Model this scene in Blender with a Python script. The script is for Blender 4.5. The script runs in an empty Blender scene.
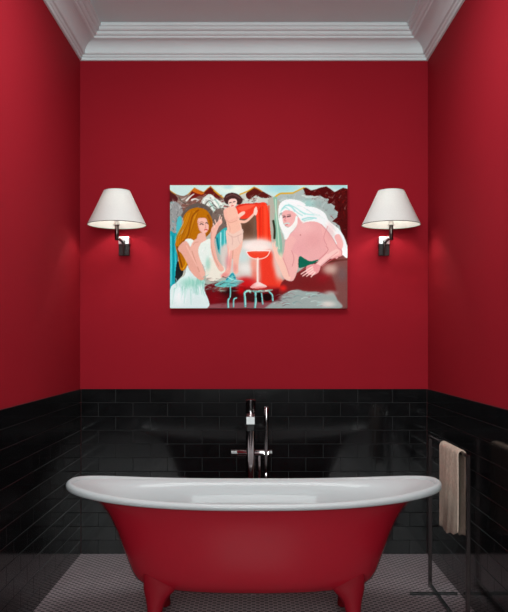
import bpy, bmesh, math, random
import numpy as np
from mathutils import Vector
R = random.Random(7)
NR = np.random.RandomState(3)
S = bpy.context.scene
COL = S.collection
PI = math.pi

# ------------------------------------------------------------------ camera / frame
D, F, H = 4.9, 803.0, 1.281
HW = 173.0 * D / F            # half width of the room at the tile face
TOP = 165.0 * D / F           # wainscot height
CEIL = 3.185
NEAR = -7.3                   # the room runs on past the camera


def srgb(r, g, b):
    def f(c):
        c /= 255.0
        return c / 12.92 if c <= .04045 else ((c + .055) / 1.055) ** 2.4
    return (f(r), f(g), f(b), 1.0)


# ------------------------------------------------------------------ materials
def mat(name, col, rough=.5, metal=0.0, spec=.5, coat=0.0, noise=None, bump=None, trans=0, emit=None, estr=0):
    m = bpy.data.materials.new(name); m.use_nodes = True
    nt = m.node_tree; b = nt.nodes['Principled BSDF']
    b.inputs['Base Color'].default_value = col
    b.inputs['Roughness'].default_value = rough
    b.inputs['Metallic'].default_value = metal
    b.inputs['Specular IOR Level'].default_value = spec
    b.inputs['Coat Weight'].default_value = coat
    b.inputs['Coat Roughness'].default_value = .04
    if emit:
        b.inputs['Emission Color'].default_value = emit
        b.inputs['Emission Strength'].default_value = estr
    tc = nt.nodes.new('ShaderNodeTexCoord')
    if noise:
        sc, amt = noise
        n = nt.nodes.new('ShaderNodeTexNoise'); n.inputs['Scale'].default_value = sc; n.inputs['Detail'].default_value = 5
        nt.links.new(tc.outputs['Object'], n.inputs['Vector'])
        r = nt.nodes.new('ShaderNodeValToRGB')
        lo = [c * (1 - amt) for c in col[:3]] + [1]; hi = [min(1, c * (1 + amt)) for c in col[:3]] + [1]
        r.color_ramp.elements[0].position = .3; r.color_ramp.elements[1].position = .7
        r.color_ramp.elements[0].color = lo; r.color_ramp.elements[1].color = hi
        nt.links.new(n.outputs['Fac'], r.inputs['Fac']); nt.links.new(r.outputs['Color'], b.inputs['Base Color'])
    if bump:
        sc, st, dist = bump
        n2 = nt.nodes.new('ShaderNodeTexNoise'); n2.inputs['Scale'].default_value = sc; n2.inputs['Detail'].default_value = 4
        nt.links.new(tc.outputs['Object'], n2.inputs['Vector'])
        bp = nt.nodes.new('ShaderNodeBump'); bp.inputs['Strength'].default_value = st; bp.inputs['Distance'].default_value = dist
        nt.links.new(n2.outputs['Fac'], bp.inputs['Height']); nt.links.new(bp.outputs['Normal'], b.inputs['Normal'])
    return m


M = {}
M['red_wall'] = mat('red_paint', (.272, .0080, .0168, 1), .8, noise=(1.3, .05), bump=(160, .12, .002), spec=.08)
M['ceiling'] = mat('ceiling_paint', srgb(214, 246, 246), .8, noise=(2, .03))
M['plaster'] = mat('cornice_plaster', srgb(212, 228, 229), .7, noise=(4, .02))
M['tile'] = mat('black_glazed_tile', (.0042, .0042, .0046, 1), .10, spec=.42, noise=(9, .4), bump=(10, .03, .003))
M['grout'] = mat('dark_grout', (.012, .012, .0125, 1), .85, noise=(30, .2))
M['red_enamel'] = mat('red_enamel', (.325, .0080, .0185, 1), .24, spec=.3, coat=.1, noise=(2, .04))
M['white_enamel'] = mat('white_enamel', srgb(186, 192, 193), .5, spec=.25, coat=.24, noise=(2, .02))
M['chrome'] = mat('chrome', (.60, .56, .57, 1), .10, 1.0, noise=(3, .02))
M['dark_metal'] = mat('dark_plated_metal', (.30, .27, .27, 1), .2, 1.0, noise=(5, .05))
M['stand_metal'] = mat('dark_bronze_metal', (.060, .046, .046, 1), .25, 1.0, noise=(5, .05))
M['satin'] = mat('satin_steel', (.10, .10, .10, 1), .32, 1.0, noise=(5, .05))
M['dark_chrome'] = mat('dark_chrome', (.27, .255, .26, 1), .13, 1.0, noise=(5, .05))
M['lamp_metal'] = mat('brown_black_metal', (.11, .095, .088, 1), .22, 1.0, noise=(5, .05))
M['leg_red'] = mat('red_painted_iron', (.20, .0050, .0115, 1), .6, spec=.1, noise=(6, .06))
M['plate_glint'] = mat('plate_reflection', (.85, .85, .84, 1), .28, 1.0, noise=(5, .03))  # bright metal standing for the lit reflection on the lamp plate
M['black_metal'] = mat('black_gloss_metal', (.012, .013, .013, 1), .18, noise=(5, .1))
M['towel'] = mat('beige_terry', srgb(180, 163, 148), .95, spec=.1, noise=(70, .16), bump=(420, .6, .004))
M['canvas_side'] = mat('canvas_edge', srgb(190, 185, 178), .8, noise=(40, .1))
M['bulb'] = mat('frosted_bulb', (.9, .88, .84, 1), .4, emit=(1, .86, .7, 1), estr=1.2, noise=(5, .01))
M['white_plastic'] = mat('white_lamp_holder', srgb(225, 225, 222), .4, noise=(5, .02))
M['piping'] = mat('grey_piping', srgb(70, 66, 64), .7, noise=(20, .1))


def shade_material():
    m = bpy.data.materials.new('lamp_shade_fabric'); m.use_nodes = True
    nt = m.node_tree; nt.nodes.clear()
    o = nt.nodes.new('ShaderNodeOutputMaterial')
    d = nt.nodes.new('ShaderNodeBsdfDiffuse'); t = nt.nodes.new('ShaderNodeBsdfTranslucent'); x = nt.nodes.new('ShaderNodeMixShader')
    tc = nt.nodes.new('ShaderNodeTexCoord'); w = nt.nodes.new('ShaderNodeTexNoise'); w.inputs['Scale'].default_value = 260
    r = nt.nodes.new('ShaderNodeValToRGB')
    r.color_ramp.elements[0].color = srgb(214, 218, 214); r.color_ramp.elements[1].color = srgb(234, 236, 232)
    nt.links.new(tc.outputs['Object'], w.inputs['Vector']); nt.links.new(w.outputs['Fac'], r.inputs['Fac'])
    nt.links.new(r.outputs['Color'], d.inputs['Color']); nt.links.new(r.outputs['Color'], t.inputs['Color'])
    x.inputs['Fac'].default_value = .12
    nt.links.new(d.outputs[0], x.inputs[1]); nt.links.new(t.outputs[0], x.inputs[2]); nt.links.new(x.outputs[0], o.inputs['Surface'])
    return m


M['shade'] = shade_material()


def floor_material():
    """light stone mosaic with small dark square dots on a staggered grid"""
    m = bpy.data.materials.new('mosaic_floor'); m.use_nodes = True
    nt = m.node_tree; b = nt.nodes['Principled BSDF']; L = nt.links.new
    tc = nt.nodes.new('ShaderNodeTexCoord'); sp = nt.nodes.new('ShaderNodeSeparateXYZ'); L(tc.outputs['Object'], sp.inputs[0])

    def math_(op, a, c=None, d=None):
        n = nt.nodes.new('ShaderNodeMath'); n.operation = op
        for i, v in enumerate((a, c, d)):
            if v is None: continue
            if isinstance(v, (int, float)): n.inputs[i].default_value = v
            else: L(v, n.inputs[i])
        return n.outputs[0]
    P, h = .0430, .0090

    def dots(ox, oy):
        ax = math_('ABSOLUTE', math_('SUBTRACT', math_('FRACT', math_('DIVIDE', math_('ADD', sp.outputs[0], 10 + ox), P)), .5))
        ay = math_('ABSOLUTE', math_('SUBTRACT', math_('FRACT', math_('DIVIDE', math_('ADD', sp.outputs[1], 10 + oy), P)), .5))
        return math_('LESS_THAN', math_('MAXIMUM', ax, ay), h / P)
    dot = math_('MAXIMUM', dots(0, 0), dots(P / 2, P / 2))
    # fine joints between the small light tiles
    v = nt.nodes.new('ShaderNodeTexBrick'); L(tc.outputs['Object'], v.inputs['Vector'])
    v.inputs['Scale'].default_value = 1; v.inputs['Brick Width'].default_value = P; v.inputs['Row Height'].default_value = P / 2
    v.inputs['Mortar Size'].default_value = .0006
    v.inputs['Color1'].default_value = srgb(166, 153, 156); v.inputs['Color2'].default_value = srgb(150, 138, 141)
    v.inputs['Mortar'].default_value = srgb(92, 84, 86)
    n = nt.nodes.new('ShaderNodeTexNoise'); n.inputs['Scale'].default_value = 3; L(tc.outputs['Object'], n.inputs['Vector'])
    mx = nt.nodes.new('ShaderNodeMix'); mx.data_type = 'RGBA'; L(dot, mx.inputs['Factor']); L(v.outputs['Color'], mx.inputs['A'])
    mx.inputs['B'].default_value = srgb(22, 18, 20)
    L(mx.outputs['Result'], b.inputs['Base Color'])
    b.inputs['Roughness'].default_value = .38; b.inputs['Specular IOR Level'].default_value = .35
    bp = nt.nodes.new('ShaderNodeBump'); bp.inputs['Strength'].default_value = .2; bp.inputs['Distance'].default_value = .001
    L(v.outputs['Fac'], bp.inputs['Height']); bp.invert = True; L(bp.outputs['Normal'], b.inputs['Normal'])
    return m


M['floor'] = floor_material()


# ------------------------------------------------------------------ mesh helpers
def link(name, bm, m, parent=None, smooth=False, loc=None):
    bmesh.ops.recalc_face_normals(bm, faces=bm.faces)
    me = bpy.data.meshes.new(name); bm.to_mesh(me); bm.free()
    for mm in (m if isinstance(m, (list, tuple)) else [m]): me.materials.append(mm)
    if smooth:
        for p in me.polygons: p.use_smooth = True
        me.set_sharp_from_angle(angle=math.radians(38))
    o = bpy.data.objects.new(name, me); COL.objects.link(o)
    if parent: o.parent = parent
    if loc: o.location = loc
    return o


def tag(o, label=None, cat=None, group=None, kind=None):
    if label: o['label'] = label
    if cat: o['category'] = cat
    if group: o['group'] = group
    if kind: o['kind'] = kind
    return o


def empty(name, loc):
    o = bpy.data.objects.new(name, None); COL.objects.link(o); o.location = loc; o.empty_display_size = .05
    return o


def add_box(bm, lo, hi, bevel=0.0, seg=2):
    r = bmesh.ops.create_cube(bm, size=1.0)
    vs = r['verts']
    for v in vs:
        v.co = Vector([lo[i] + (v.co[i] + .5) * (hi[i] - lo[i]) for i in range(3)])
    if bevel:
        es = list({e for v in vs for e in v.link_edges})
        bmesh.ops.bevel(bm, geom=es, offset=bevel, segments=seg, profile=.5, affect='EDGES')
    return bm


def frame_axes(d):
    d = d.normalized()
    a = Vector((0, 0, 1)) if abs(d.z) < .9 else Vector((1, 0, 0))
    u = d.cross(a).normalized(); return u, d.cross(u).normalized()


def add_tube(bm, pts, rad, n=20, cap=True):
    """swept round tube through points; rad is one number or one per point"""
    pts = [Vector(p) for p in pts]
    rs = rad if isinstance(rad, (list, tuple)) else [rad] * len(pts)
    rings = []; pu = None
    for i, p in enumerate(pts):
        d = (pts[min(i + 1, len(pts) - 1)] - pts[max(i - 1, 0)])
        if d.length < 1e-9: d = pts[i] - pts[i - 1]
        d.normalize()
        if pu is None: u, w = frame_axes(d)
        else:
            u = (pu - d * pu.dot(d)).normalized(); w = d.cross(u).normalized()
        pu = u
        rings.append([bm.verts.new(p + (u * math.cos(2 * PI * k / n) + w * math.sin(2 * PI * k / n)) * rs[i]) for k in range(n)])
    skin_rings(bm, rings)
    if cap:
        bm.faces.new(rings[0][::-1]); bm.faces.new(rings[-1])
    return bm


def skin_rings(bm, rings, close=True):
    n = len(rings[0])
    for a, b in zip(rings, rings[1:]):
        for k in range(n if close else n - 1):
            bm.faces.new((a[k], a[(k + 1) % n], b[(k + 1) % n], b[k]))


def add_lathe(bm, prof, n=48, c=(0, 0, 0), capb=False, capt=False):
    rings = [[bm.verts.new((c[0] + r * math.cos(2 * PI * k / n), c[1] + r * math.sin(2 * PI * k / n), c[2] + z)) for k in range(n)] for r, z in prof]
    skin_rings(bm, rings)
    if capb: bm.faces.new(rings[0][::-1])
    if capt: bm.faces.new(rings[-1])
    return bm


def catmull(p, n=8, closed=True):
    P = np.array(p, float); out = []; m = len(P)
    for i in range(m if closed else m - 1):
        if closed: a, b, c, d = P[(i - 1) % m], P[i], P[(i + 1) % m], P[(i + 2) % m]
        else: a, b, c, d = P[max(i - 1, 0)], P[i], P[i + 1], P[min(i + 2, m - 1)]
        for t in np.linspace(0, 1, n, endpoint=False):
            out.append(.5 * (2 * b + (c - a) * t + (2 * a - 5 * b + 4 * c - d) * t * t + (3 * b - a - 3 * c + d) * t ** 3))
    if not closed: out.append(P[-1])
    return np.array(out)


# ------------------------------------------------------------------ the room
def quad(name, pts, m, label, cat):
    bm = bmesh.new(); bm.faces.new([bm.verts.new(p) for p in pts])
    o = link(name, bm, m); tag(o, label, cat, kind='structure'); return o


E = .006   # tile face stands this far in front of the painted wall
def slab(name, lo, hi, m, label, cat):
    bm = bmesh.new(); add_box(bm, lo, hi); return tag(link(name, bm, m), label, cat, kind='structure')


slab('floor', (-HW - .15, NEAR, -.1), (HW + .15, .15, 0), M['floor'], 'grey mosaic floor dotted with small dark squares', 'floor')
slab('ceiling', (-HW - .15, NEAR, CEIL), (HW + .15, .15, CEIL + .1), M['ceiling'], 'plain grey ceiling inside the white cornice', 'ceiling')
slab('wall_back', (-HW - .15, E, 0), (HW + .15, .15, CEIL), M['red_wall'], 'deep red painted wall behind the painting and lamps', 'wall')
slab('wall_left', (-HW - .15, NEAR, 0), (-HW - E, .0, CEIL), M['red_wall'], 'red painted side wall away from the towel', 'wall')
slab('wall_right', (HW + E, NEAR, 0), (HW + .15, .0, CEIL), M['red_wall'], 'red painted side wall behind the towel stand', 'wall')


def tile_wall(name, length, offs, place, label):
    """running-bond bevelled tiles over a grout bed; place(u, v, w): u along, v up, w out of the wall"""
    bm = bmesh.new(); tl, th, g, bv = HW * 2 / 10, TOP / 12, .0014, .0008
    for r in range(12):
        z1 = TOP - r * th; z0 = z1 - th
        u = -offs[r % 2] * tl
        while u < length - 1e-6:
            a, b = max(u, 0), min(u + tl, length); u += tl
            if b - a < .01: continue
            t = [R.uniform(-.00012, .00012) for _ in range(4)]
            o4 = [(a + g, z0 + g), (b - g, z0 + g), (b - g, z1 - g), (a + g, z1 - g)]
            i4 = [(a + g + bv, z0 + g + bv), (b - g - bv, z0 + g + bv), (b - g - bv, z1 - g - bv), (a + g + bv, z1 - g - bv)]
            lo = [bm.verts.new(place(p[0], p[1], -.004)) for p in o4]
            md = [bm.verts.new(place(p[0], p[1], -.0012)) for p in o4]
            hi = [bm.verts.new(place(p[0], p[1], t[k])) for k, p in enumerate(i4)]
            for k in range(4):
                q = (k + 1) % 4
                bm.faces.new((lo[k], lo[q], md[q], md[k])); bm.faces.new((md[k], md[q], hi[q], hi[k]))
            bm.faces.new(hi)
    ft = len(bm.faces)
    gb = [bm.verts.new(place(u, v, -.0016)) for u, v in ((0, 0), (length, 0), (length, TOP - .001), (0, TOP - .001))]
    f = bm.faces.new(gb); f.material_index = 1
    bk = [bm.verts.new(place(u, v, -E + .0002)) for u, v in ((0, TOP), (length, TOP))]
    tp = [bm.verts.new(place(u, v, -.0014)) for u, v in ((0, TOP), (length, TOP))]
    f = bm.faces.new((bk[0], bk[1], tp[1], tp[0])); f.material_index = 1
    o = link(name, bm, [M['tile'], M['grout']]); tag(o, label, 'tiling', kind='structure'); return o


tile_wall('trim_1', HW * 2, (0, .5), lambda u, v, w: (u - HW, -w, v), 'glossy black brick tiling behind the bath')
tile_wall('trim_2', -NEAR, (0, .5), lambda u, v, w: (-HW + w, -u, v), 'glossy black brick tiling on the bare side wall')
tile_wall('trim_3', -NEAR, (0, .5), lambda u, v, w: (HW - w, -u, v), 'glossy black brick tiling beside the towel stand')

# cornice: profile (projection, height) swept round three sides with mitred corners
CP = [(0, 3.010), (.010, 3.012), (.013, 3.020), (.013, 3.026), (.020, 3.030), (.024, 3.040), (.034, 3.043), (.037, 3.050)]
for t in np.linspace(0, 1, 10)[1:]:
    a = t * PI / 2
    CP.append((.037 + .062 * (1 - math.cos(a)) * .9 + .006 * t, 3.050 + .056 * math.sin(a) + .003 * t))
CP += [(.106, 3.112), (.109, 3.122), (.119, 3.125), (.124, 3.132), (.126, 3.143), (.137, 3.146), (.143, 3.152), (.146, 3.164), (.153, 3.167), (.155, CEIL - .001), (0, CEIL - .001)]
bm = bmesh.new()
W2 = HW + E - .0005; yb = E - .0005
rings = [[bm.verts.new(p) for p in ((-W2 + q, NEAR, z), (-W2 + q, yb - q, z), (W2 - q, yb - q, z), (W2 - q, NEAR, z))] for q, z in CP]
skin_rings(bm, rings, close=False)
tag(link('trim_4', bm, M['plaster']), 'white stepped plaster cornice running round the ceiling', 'cornice', kind='structure')

# ------------------------------------------------------------------ bathtub
TY = -1.2
tub = empty('bathtub', (0, TY, 0))
tag(tub, 'freestanding red bathtub with white rolled rim and red feet', 'bathtub')
NT = 160


def sup(a, b, n, k):
    t = 2 * PI * k / NT; c, s = math.cos(t), math.sin(t)
    return a * math.copysign(abs(c) ** (2 / n), c), b * math.copysign(abs(s) ** (2 / n), s)


RA, RB = .858, .340


def raise_(x): return .044 * min(1, abs(x) / RA) ** 2.6


def tub_ring(bm, z, a, b, n, lift=1.0):
    out = []
    for k in range(NT):
        x, y = sup(a, b, n, k); out.append(bm.verts.new((x, y, z + lift * raise_(x))))
    return out


body = [(.592, .822, .326, 2.35, 1), (.582, .790, .318, 2.35, 1), (.566, .748, .310, 2.4, 1), (.545, .708, .302, 2.45, .85), (.520, .678, .295, 2.5, .6), (.484, .652, .288, 2.55, .35), (.43, .624, .281, 2.6, .15),
        (.378, .605, .275, 2.6, 0), (.313, .581, .268, 2.6, 0), (.262, .563, .258, 2.55, 0), (.228, .547, .244, 2.5, 0), (.205, .522, .222, 2.45, 0), (.189, .480, .192, 2.4, 0), (.179, .41, .150, 2.3, 0), (.175, .27, .09, 2.2, 0), (.174, .08, .03, 2, 0)]
bm = bmesh.new(); rg = [tub_ring(bm, *p) for p in body]; skin_rings(bm, rg); bm.faces.new(rg[-1])
tag(link('tub_body', bm, M['red_enamel'], tub, True), 'red outer shell')
# white rolled rim: lip cross-section swept round the rim path
bm = bmesh.new(); rg = []
for j in range(15):
    a = -PI * .62 + (PI * 1.62) * j / 14      # from under the lip, round the outside, onto the top
    ring = []
    for k in range(NT):
        px, py = sup(RA - .017, RB - .017, 2.4, k); qx, qy = sup(RA, RB, 2.4, k)
        d = Vector((qx - px, qy - py, 0)); d.normalize()
        u = abs(px) / RA; rz = .0145 + .006 * u ** 3; rx = .018
        zc = .593 + raise_(px) + .004 * u ** 3
        p = Vector((px, py, zc)) + d * rx * math.cos(a) + Vector((0, 0, rz * math.sin(a)))
        ring.append(bm.verts.new(p))
    rg.append(ring)
skin_rings(bm, rg)
tag(link('rim', bm, M['white_enamel'], tub, True), 'white rolled rim')
bm = bmesh.new()
basin = [(.6035, .828, .308, 2.4, 1), (.6015, .805, .294, 2.4, 1), (.592, .775, .282, 2.4, 1), (.575, .728, .270, 2.4, .95), (.55, .690, .260, 2.4, .8), (.52, .656, .252, 2.45, .6), (.48, .628, .244, 2.5, .35), (.40, .595, .236, 2.5, .1), (.32, .555, .222, 2.5, 0), (.26, .515, .200, 2.5, 0), (.225, .460, .170, 2.4, 0), (.208, .38, .13, 2.3, 0), (.203, .2, .07, 2.1, 0), (.202, .04, .02, 2, 0)]
rg = [tub_ring(bm, *p) for p in basin]; skin_rings(bm, rg); bm.faces.new(rg[-1])
tag(link('basin', bm, M['white_enamel'], tub, True), 'white glossy inside of the bath')


def leg_bm(sx, sy):
    bm = bmesh.new(); n = 24; rings = []
    #       z     cx    cy    rx    ry
    prof = [(.300, .455, .140, .020, .016), (.275, .448, .156, .040, .024), (.250, .432, .164, .058, .032), (.228, .412, .168, .074, .038), (.208, .412, .174, .073, .040), (.190, .419, .178, .062, .040), (.168, .426, .184, .048, .038),
            (.145, .430, .192, .039, .034), (.12, .432, .200, .0335, .030), (.085, .435, .212, .029, .027), (.055, .440, .226, .029, .029), (.032, .445, .238, .034, .038), (.014, .446, .243, .037, .043), (.003, .446, .243, .036, .042), (0, .446, .243, .033, .038)]
    for z, cx, cy, rx, ry in prof:
        rings.append([bm.verts.new((sx * (cx + rx * math.cos(2 * PI * k / n)), sy * (cy + ry * math.sin(2 * PI * k / n)), z)) for k in range(n)])
    skin_rings(bm, rings); bm.faces.new(rings[0]); bm.faces.new(rings[-1])
    return bm


for sx in (-1, 1):
    for sy in (-1, 1): link('leg', leg_bm(sx, sy), M['leg_red'], tub, True)

# ------------------------------------------------------------------ floor-standing bath mixer
FY = -.64; fz = D + FY; k_ = fz / F
fx = lambda px: (px - 254) * k_
fh = lambda py: H - (py - 344) * k_
mx_ = empty('bath_mixer', (fx(250.7), FY, 0))
tag(mx_, 'tall chrome floor-standing bath mixer with spout and hand shower behind bath', 'tap')
ox = fx(250.7)
rx = lambda px: fx(px) - ox
cr = 4.9 * k_
bm = bmesh.new(); add_lathe(bm, [(.055, 0), (.055, .010), (.050, .014), (cr, .016)], 40, capb=True, capt=True)
link('floor_flange', bm, M['chrome'], mx_, True)
zt = fh(400)
bm = bmesh.new(); add_lathe(bm, [(cr, .015), (cr, zt - .06), (cr, zt - .0006), (cr - .0006, zt)], 40, capb=True, capt=True)
link('column', bm, M['chrome'], mx_, True)
zs = H - (424 - 344) * 3.96 / F          # top face of the flat spout
ys_ = 3.96 - D - FY
zq = lambda py, Z: H - (py - 344) * Z / F
y4 = 4.05 - D - FY
sp_prof = [(-.012, zq(417, 4.05)), (y4 + .006, zq(417, 4.05)), (y4, zq(424.3, 4.05)), (y4 + .003, zq(424.8, 4.05)), (-.012, zq(424.8, 4.05))]
bm = bmesh.new()
for sx in (-.0205, .0205): bm.faces.new([bm.verts.new((sx, a, c)) for a, c in sp_prof])
va = [v for v in bm.verts]
for k in range(5):
    q = (k + 1) % 5; bm.faces.new((va[k], va[q], va[5 + q], va[5 + k]))
sp_ = link('spout', bm, M['satin'], mx_)
bm = bmesh.new()
add_box(bm, (-.0195, y4 + .005, zq(431, 4.06)), (.0195, -.016, zq(424.7, 4.05) + .001), .002)
tag(link('dark_spout_underside', bm, M['black_metal'], sp_), 'underside of the spout, its dark reflection given as black')  # black part stands for a dark reflection in the chrome spout
bm = bmesh.new()
add_tube(bm, [(0, 0, zt - .001), (0, 0, zt + .002), (0, 0, zt + .003)], [cr * .8, cr * .8, cr * .7], 28)
link('cap', bm, M['stand_metal'], mx_, True)
zb = fh(453)
bm = bmesh.new(); add_tube(bm, [(rx(232), 0, zb), (rx(232.6), 0, zb), (rx(269), 0, zb), (rx(269.4), 0, zb)], [.014, .0165, .0165, .014], 28)
link('valve_bar', bm, M['dark_chrome'], mx_, True)
for xa, xb in ((231, 237), (269.6, 272)):
    bm = bmesh.new(); add_tube(bm, [(rx(xa), 0, zb), (rx(xa + .4), 0, zb), (rx(xb), 0, zb)], [.0135, .0172, .0172], 28)
    link('knob', bm, M['satin'], mx_, True)
bm = bmesh.new(); add_tube(bm, [(rx(259.7), 0, zb), (rx(259.7), 0, .3), (rx(259.7), 0, .002)], .0105, 20)
link('supply_pipe', bm, M['chrome'], mx_, True)
hs = None
bm = bmesh.new()
add_tube(bm, [(rx(266), -.03, fh(472)), (rx(266), -.03, fh(462)), (rx(266.2), -.03, fh(440)), (rx(266.3), -.03, fh(425)), (rx(266.3), -.03, fh(408)), (rx(266.3), -.03, fh(406.5))], [.008, .0105, .0112, .0118, .0122, .010], 24)
hs = link('hand_shower', bm, M['dark_chrome'], mx_, True)
bm = bmesh.new()
hp = catmull([(rx(266), -.03, fh(472)), (rx(266), -.035, .55), (rx(267), -.045, .3), (rx(263), -.06, .12), (rx(256), -.05, .10), (rx(252), -.03, .14)], 8, False)
add_tube(bm, [tuple(p) for p in hp], .0095, 14)
link('hose', bm, M['chrome'], hs, True)
bm = bmesh.new(); add_tube(bm, [(rx(266.1), -.005, zb), (rx(266.1), -.035, zb + .004)], .0125, 20)
link('shower_holder', bm, M['chrome'], mx_, True)

# ------------------------------------------------------------------ wall lamps
def copy_tree(o, parent=None):
    c = o.copy(); COL.objects.link(c); c.parent = parent
    for ch in list(o.children): copy_tree(ch, c)
    return c


LD = .20                                         # lamp axis in front of the wall
kl = (D - LD) / F
zl = lambda py: H - (py - 344) * kl
LX = (116.9 - 254) * kl
lamp = empty('wall_lamp', (LX, 0, 0))
tag(lamp, "chrome wall lamp with white cone shade beside the golden-haired woman's side of the painting", 'lamp')
zb0, zt0 = zl(224.9), zl(190.8)
RBT, RTP = 29.2 * kl, 13.0 * kl
bm = bmesh.new()
n = 72
pr = [(RBT, zb0), (RBT - (RBT - RTP) * .5 - .001, (zb0 + zt0) / 2), (RTP, zt0), (RTP - .0015, zt0), (RBT - (RBT - RTP) * .5 - .0028, (zb0 + zt0) / 2), (RBT - .0018, zb0)]
rings = [[bm.verts.new((r * math.cos(2 * PI * k / n), -LD + r * math.sin(2 * PI * k / n), z)) for k in range(n)] for r, z in pr]
skin_rings(bm, rings + [rings[0]])
shd = tag(link('lamp_shade', bm, M['shade'], lamp, True), 'off-white fabric cone shade')
for r, z, rr in ((RBT - .0005, zb0, .0020), (RTP - .0006, zt0, .0012)):
    bm = bmesh.new(); pts = [(r * math.cos(2 * PI * k / 72), -LD + r * math.sin(2 * PI * k / 72), z) for k in range(72)]
    rg = []
    for k, p in enumerate(pts):
        c = Vector(p); o_ = Vector((math.cos(2 * PI * k / 72), math.sin(2 * PI * k / 72), 0))
        rg.append([bm.verts.new(c + o_ * rr * math.cos(t) + Vector((0, 0, rr * math.sin(t)))) for t in np.linspace(0, 2 * PI, 8, endpoint=False)])
    skin_rings(bm, rg + [rg[0]]); tag(link('edge_binding', bm, M['piping'], shd, True), 'thin dark binding')
bm = bmesh.new(); add_lathe(bm, [(.002, zt0 - .010), (RTP - .003, zt0 - .010), (RTP - .003, zt0 - .013), (.002, zt0 - .013)], 48, (0, -LD, 0))
link('top_light_stop', bm, M['white_plastic'], shd, True)  # opaque disc added so no light leaves through the shade top
zs0 = zl(238.2)
bm = bmesh.new(); add_lathe(bm, [(.0095, zs0 - .012), (.0125, zs0 - .008), (.0125, zs0 + .05), (.0125, zb0 + .004), (.009, zb0 + .006)], 28, (0, -LD, 0), True, True)
link('stem', bm, M['lamp_metal'], lamp, True)
bm = bmesh.new(); add_lathe(bm, [(.021, zb0 - .002), (.021, zb0 + .004), (.015, zb0 + .006), (.015, zb0 + .05), (.012, zb0 + .054)], 28, (0, -LD, 0), True, True)
hol = tag(link('bulb_holder', bm, M['white_plastic'], lamp, True), 'white bulb holder')
bm = bmesh.new(); add_lathe(bm, [(.012, zb0 + .05), (.014, zb0 + .06), (.024, zb0 + .085), (.027, zb0 + .105), (.022, zb0 + .125), (.010, zb0 + .136), (.002, zb0 + .138)], 28, (0, -LD, 0), True, True)
link('bulb', bm, M['bulb'], lamp, True)
bm = bmesh.new()
for a in (.5, .5 + 2 * PI / 3, .5 + 4 * PI / 3):
    add_tube(bm, [(.014 * math.cos(a), -LD + .014 * math.sin(a), zb0 + .03), ((RBT - .03) * math.cos(a), -LD + (RBT - .03) * math.sin(a), zb0 + .0505)], .0014, 8)
link('shade_carrier', bm, M['dark_metal'], lamp, True)
# backplate on the wall
kw = (D - .02) / F
pcx = (124 - 254) * kw - LX; hw_ = 5.4 * kw
zp0, zp1, zpm = H - (255.6 - 344) * kw, H - (237 - 344) * kw, H - (244.3 - 344) * kw
bm = bmesh.new(); add_box(bm, (pcx - hw_, -.022, zp0), (pcx + hw_, E, zp1), .003)
link('back_plate', bm, M['black_metal'], lamp)  # chrome plate, the dark it reflects given as black metal
bm = bmesh.new(); add_box(bm, (pcx - hw_ - .0005, -.030, zpm), (pcx + hw_ + .0005, E - .001, zp1 + .0005), .003)
tag(link('bright_plate_half', bm, M['plate_glint'], lamp), 'upper half of the plate, its bright reflection built in')  # same chrome plate, its lit reflection given as a brighter block
ax, az = pcx + .0, (zpm + zp1) / 2 - .012
bm = bmesh.new(); add_tube(bm, [(ax, -.012, az), (ax, -.05, az), (ax * .6, -.11, az + .004), (0, -LD, zs0 + .004)], [.0085, .0085, .0085, .0085], 16)
add_tube(bm, [(ax, -.028, az), (ax, -.046, az)], .0125, 20)
link('arm', bm, M['lamp_metal'], lamp, True)
bm = bmesh.new(); add_tube(bm, [(ax, -.05, az), (ax + .002, -.046, zp0 + .03), (ax + .002, -.036, zp0 + .006)], [.006, .0055, .005], 14)
link('switch_lever', bm, M['lamp_metal'], lamp, True)
lamp2 = copy_tree(lamp)
lamp2.location = ((391.1 - 254) * kl, 0, 0)
for ch in lamp2.children:                         # mirror the bracket to the other side of the stem
    b = ch.name.split('.')[0]
    if b in ('back_plate', 'bright_plate_half', 'arm', 'switch_lever'):
        me = ch.data.copy(); ch.data = me
        for v in me.vertices: v.co.x = -v.co.x
        me.flip_normals()
lamp2['label'] = "chrome wall lamp with white cone shade beside the bearded man's side of the painting"
lamp['group'] = lamp2['group'] = 'pair of wall lamps either side of the painting'

# ------------------------------------------------------------------ towel stand and towel
SX = .930
yz = lambda Z: Z - D
yf, yn = yz(4.243), yz(3.49)
ztb = .792
st = empty('towel_stand', (SX, (yf + yn) / 2, 0))
tag(st, 'slim dark metal towel stand on bar feet beside the tiled wall', 'towel stand')
ym = (yf + yn) / 2
hb = .0088
for y in (yf, yn):
    bm = bmesh.new(); add_box(bm, (-hb, y - ym - hb, .0), (hb, y - ym + hb, ztb + .006), .0012)
    link('upright', bm, M['stand_metal'], st)
bm = bmesh.new(); add_box(bm, (-.006, yn - ym - .02, ztb - .006), (.006, yf - ym + .02, ztb + .006), .0012)
link('top_bar', bm, M['stand_metal'], st)
bm = bmesh.new(); add_box(bm, (-hb, yn - ym + hb, .004), (hb, yf - ym - hb, .016), .0012)
link('base_bar', bm, M['black_metal'], st)
for y in (yz(4.10), yz(3.63)):
    bm = bmesh.new(); add_box(bm, (-.134, y - ym - .009, 0), (.108, y - ym + .009, .014), .0015)
    link('foot', bm, M['black_metal'], st)

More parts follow.
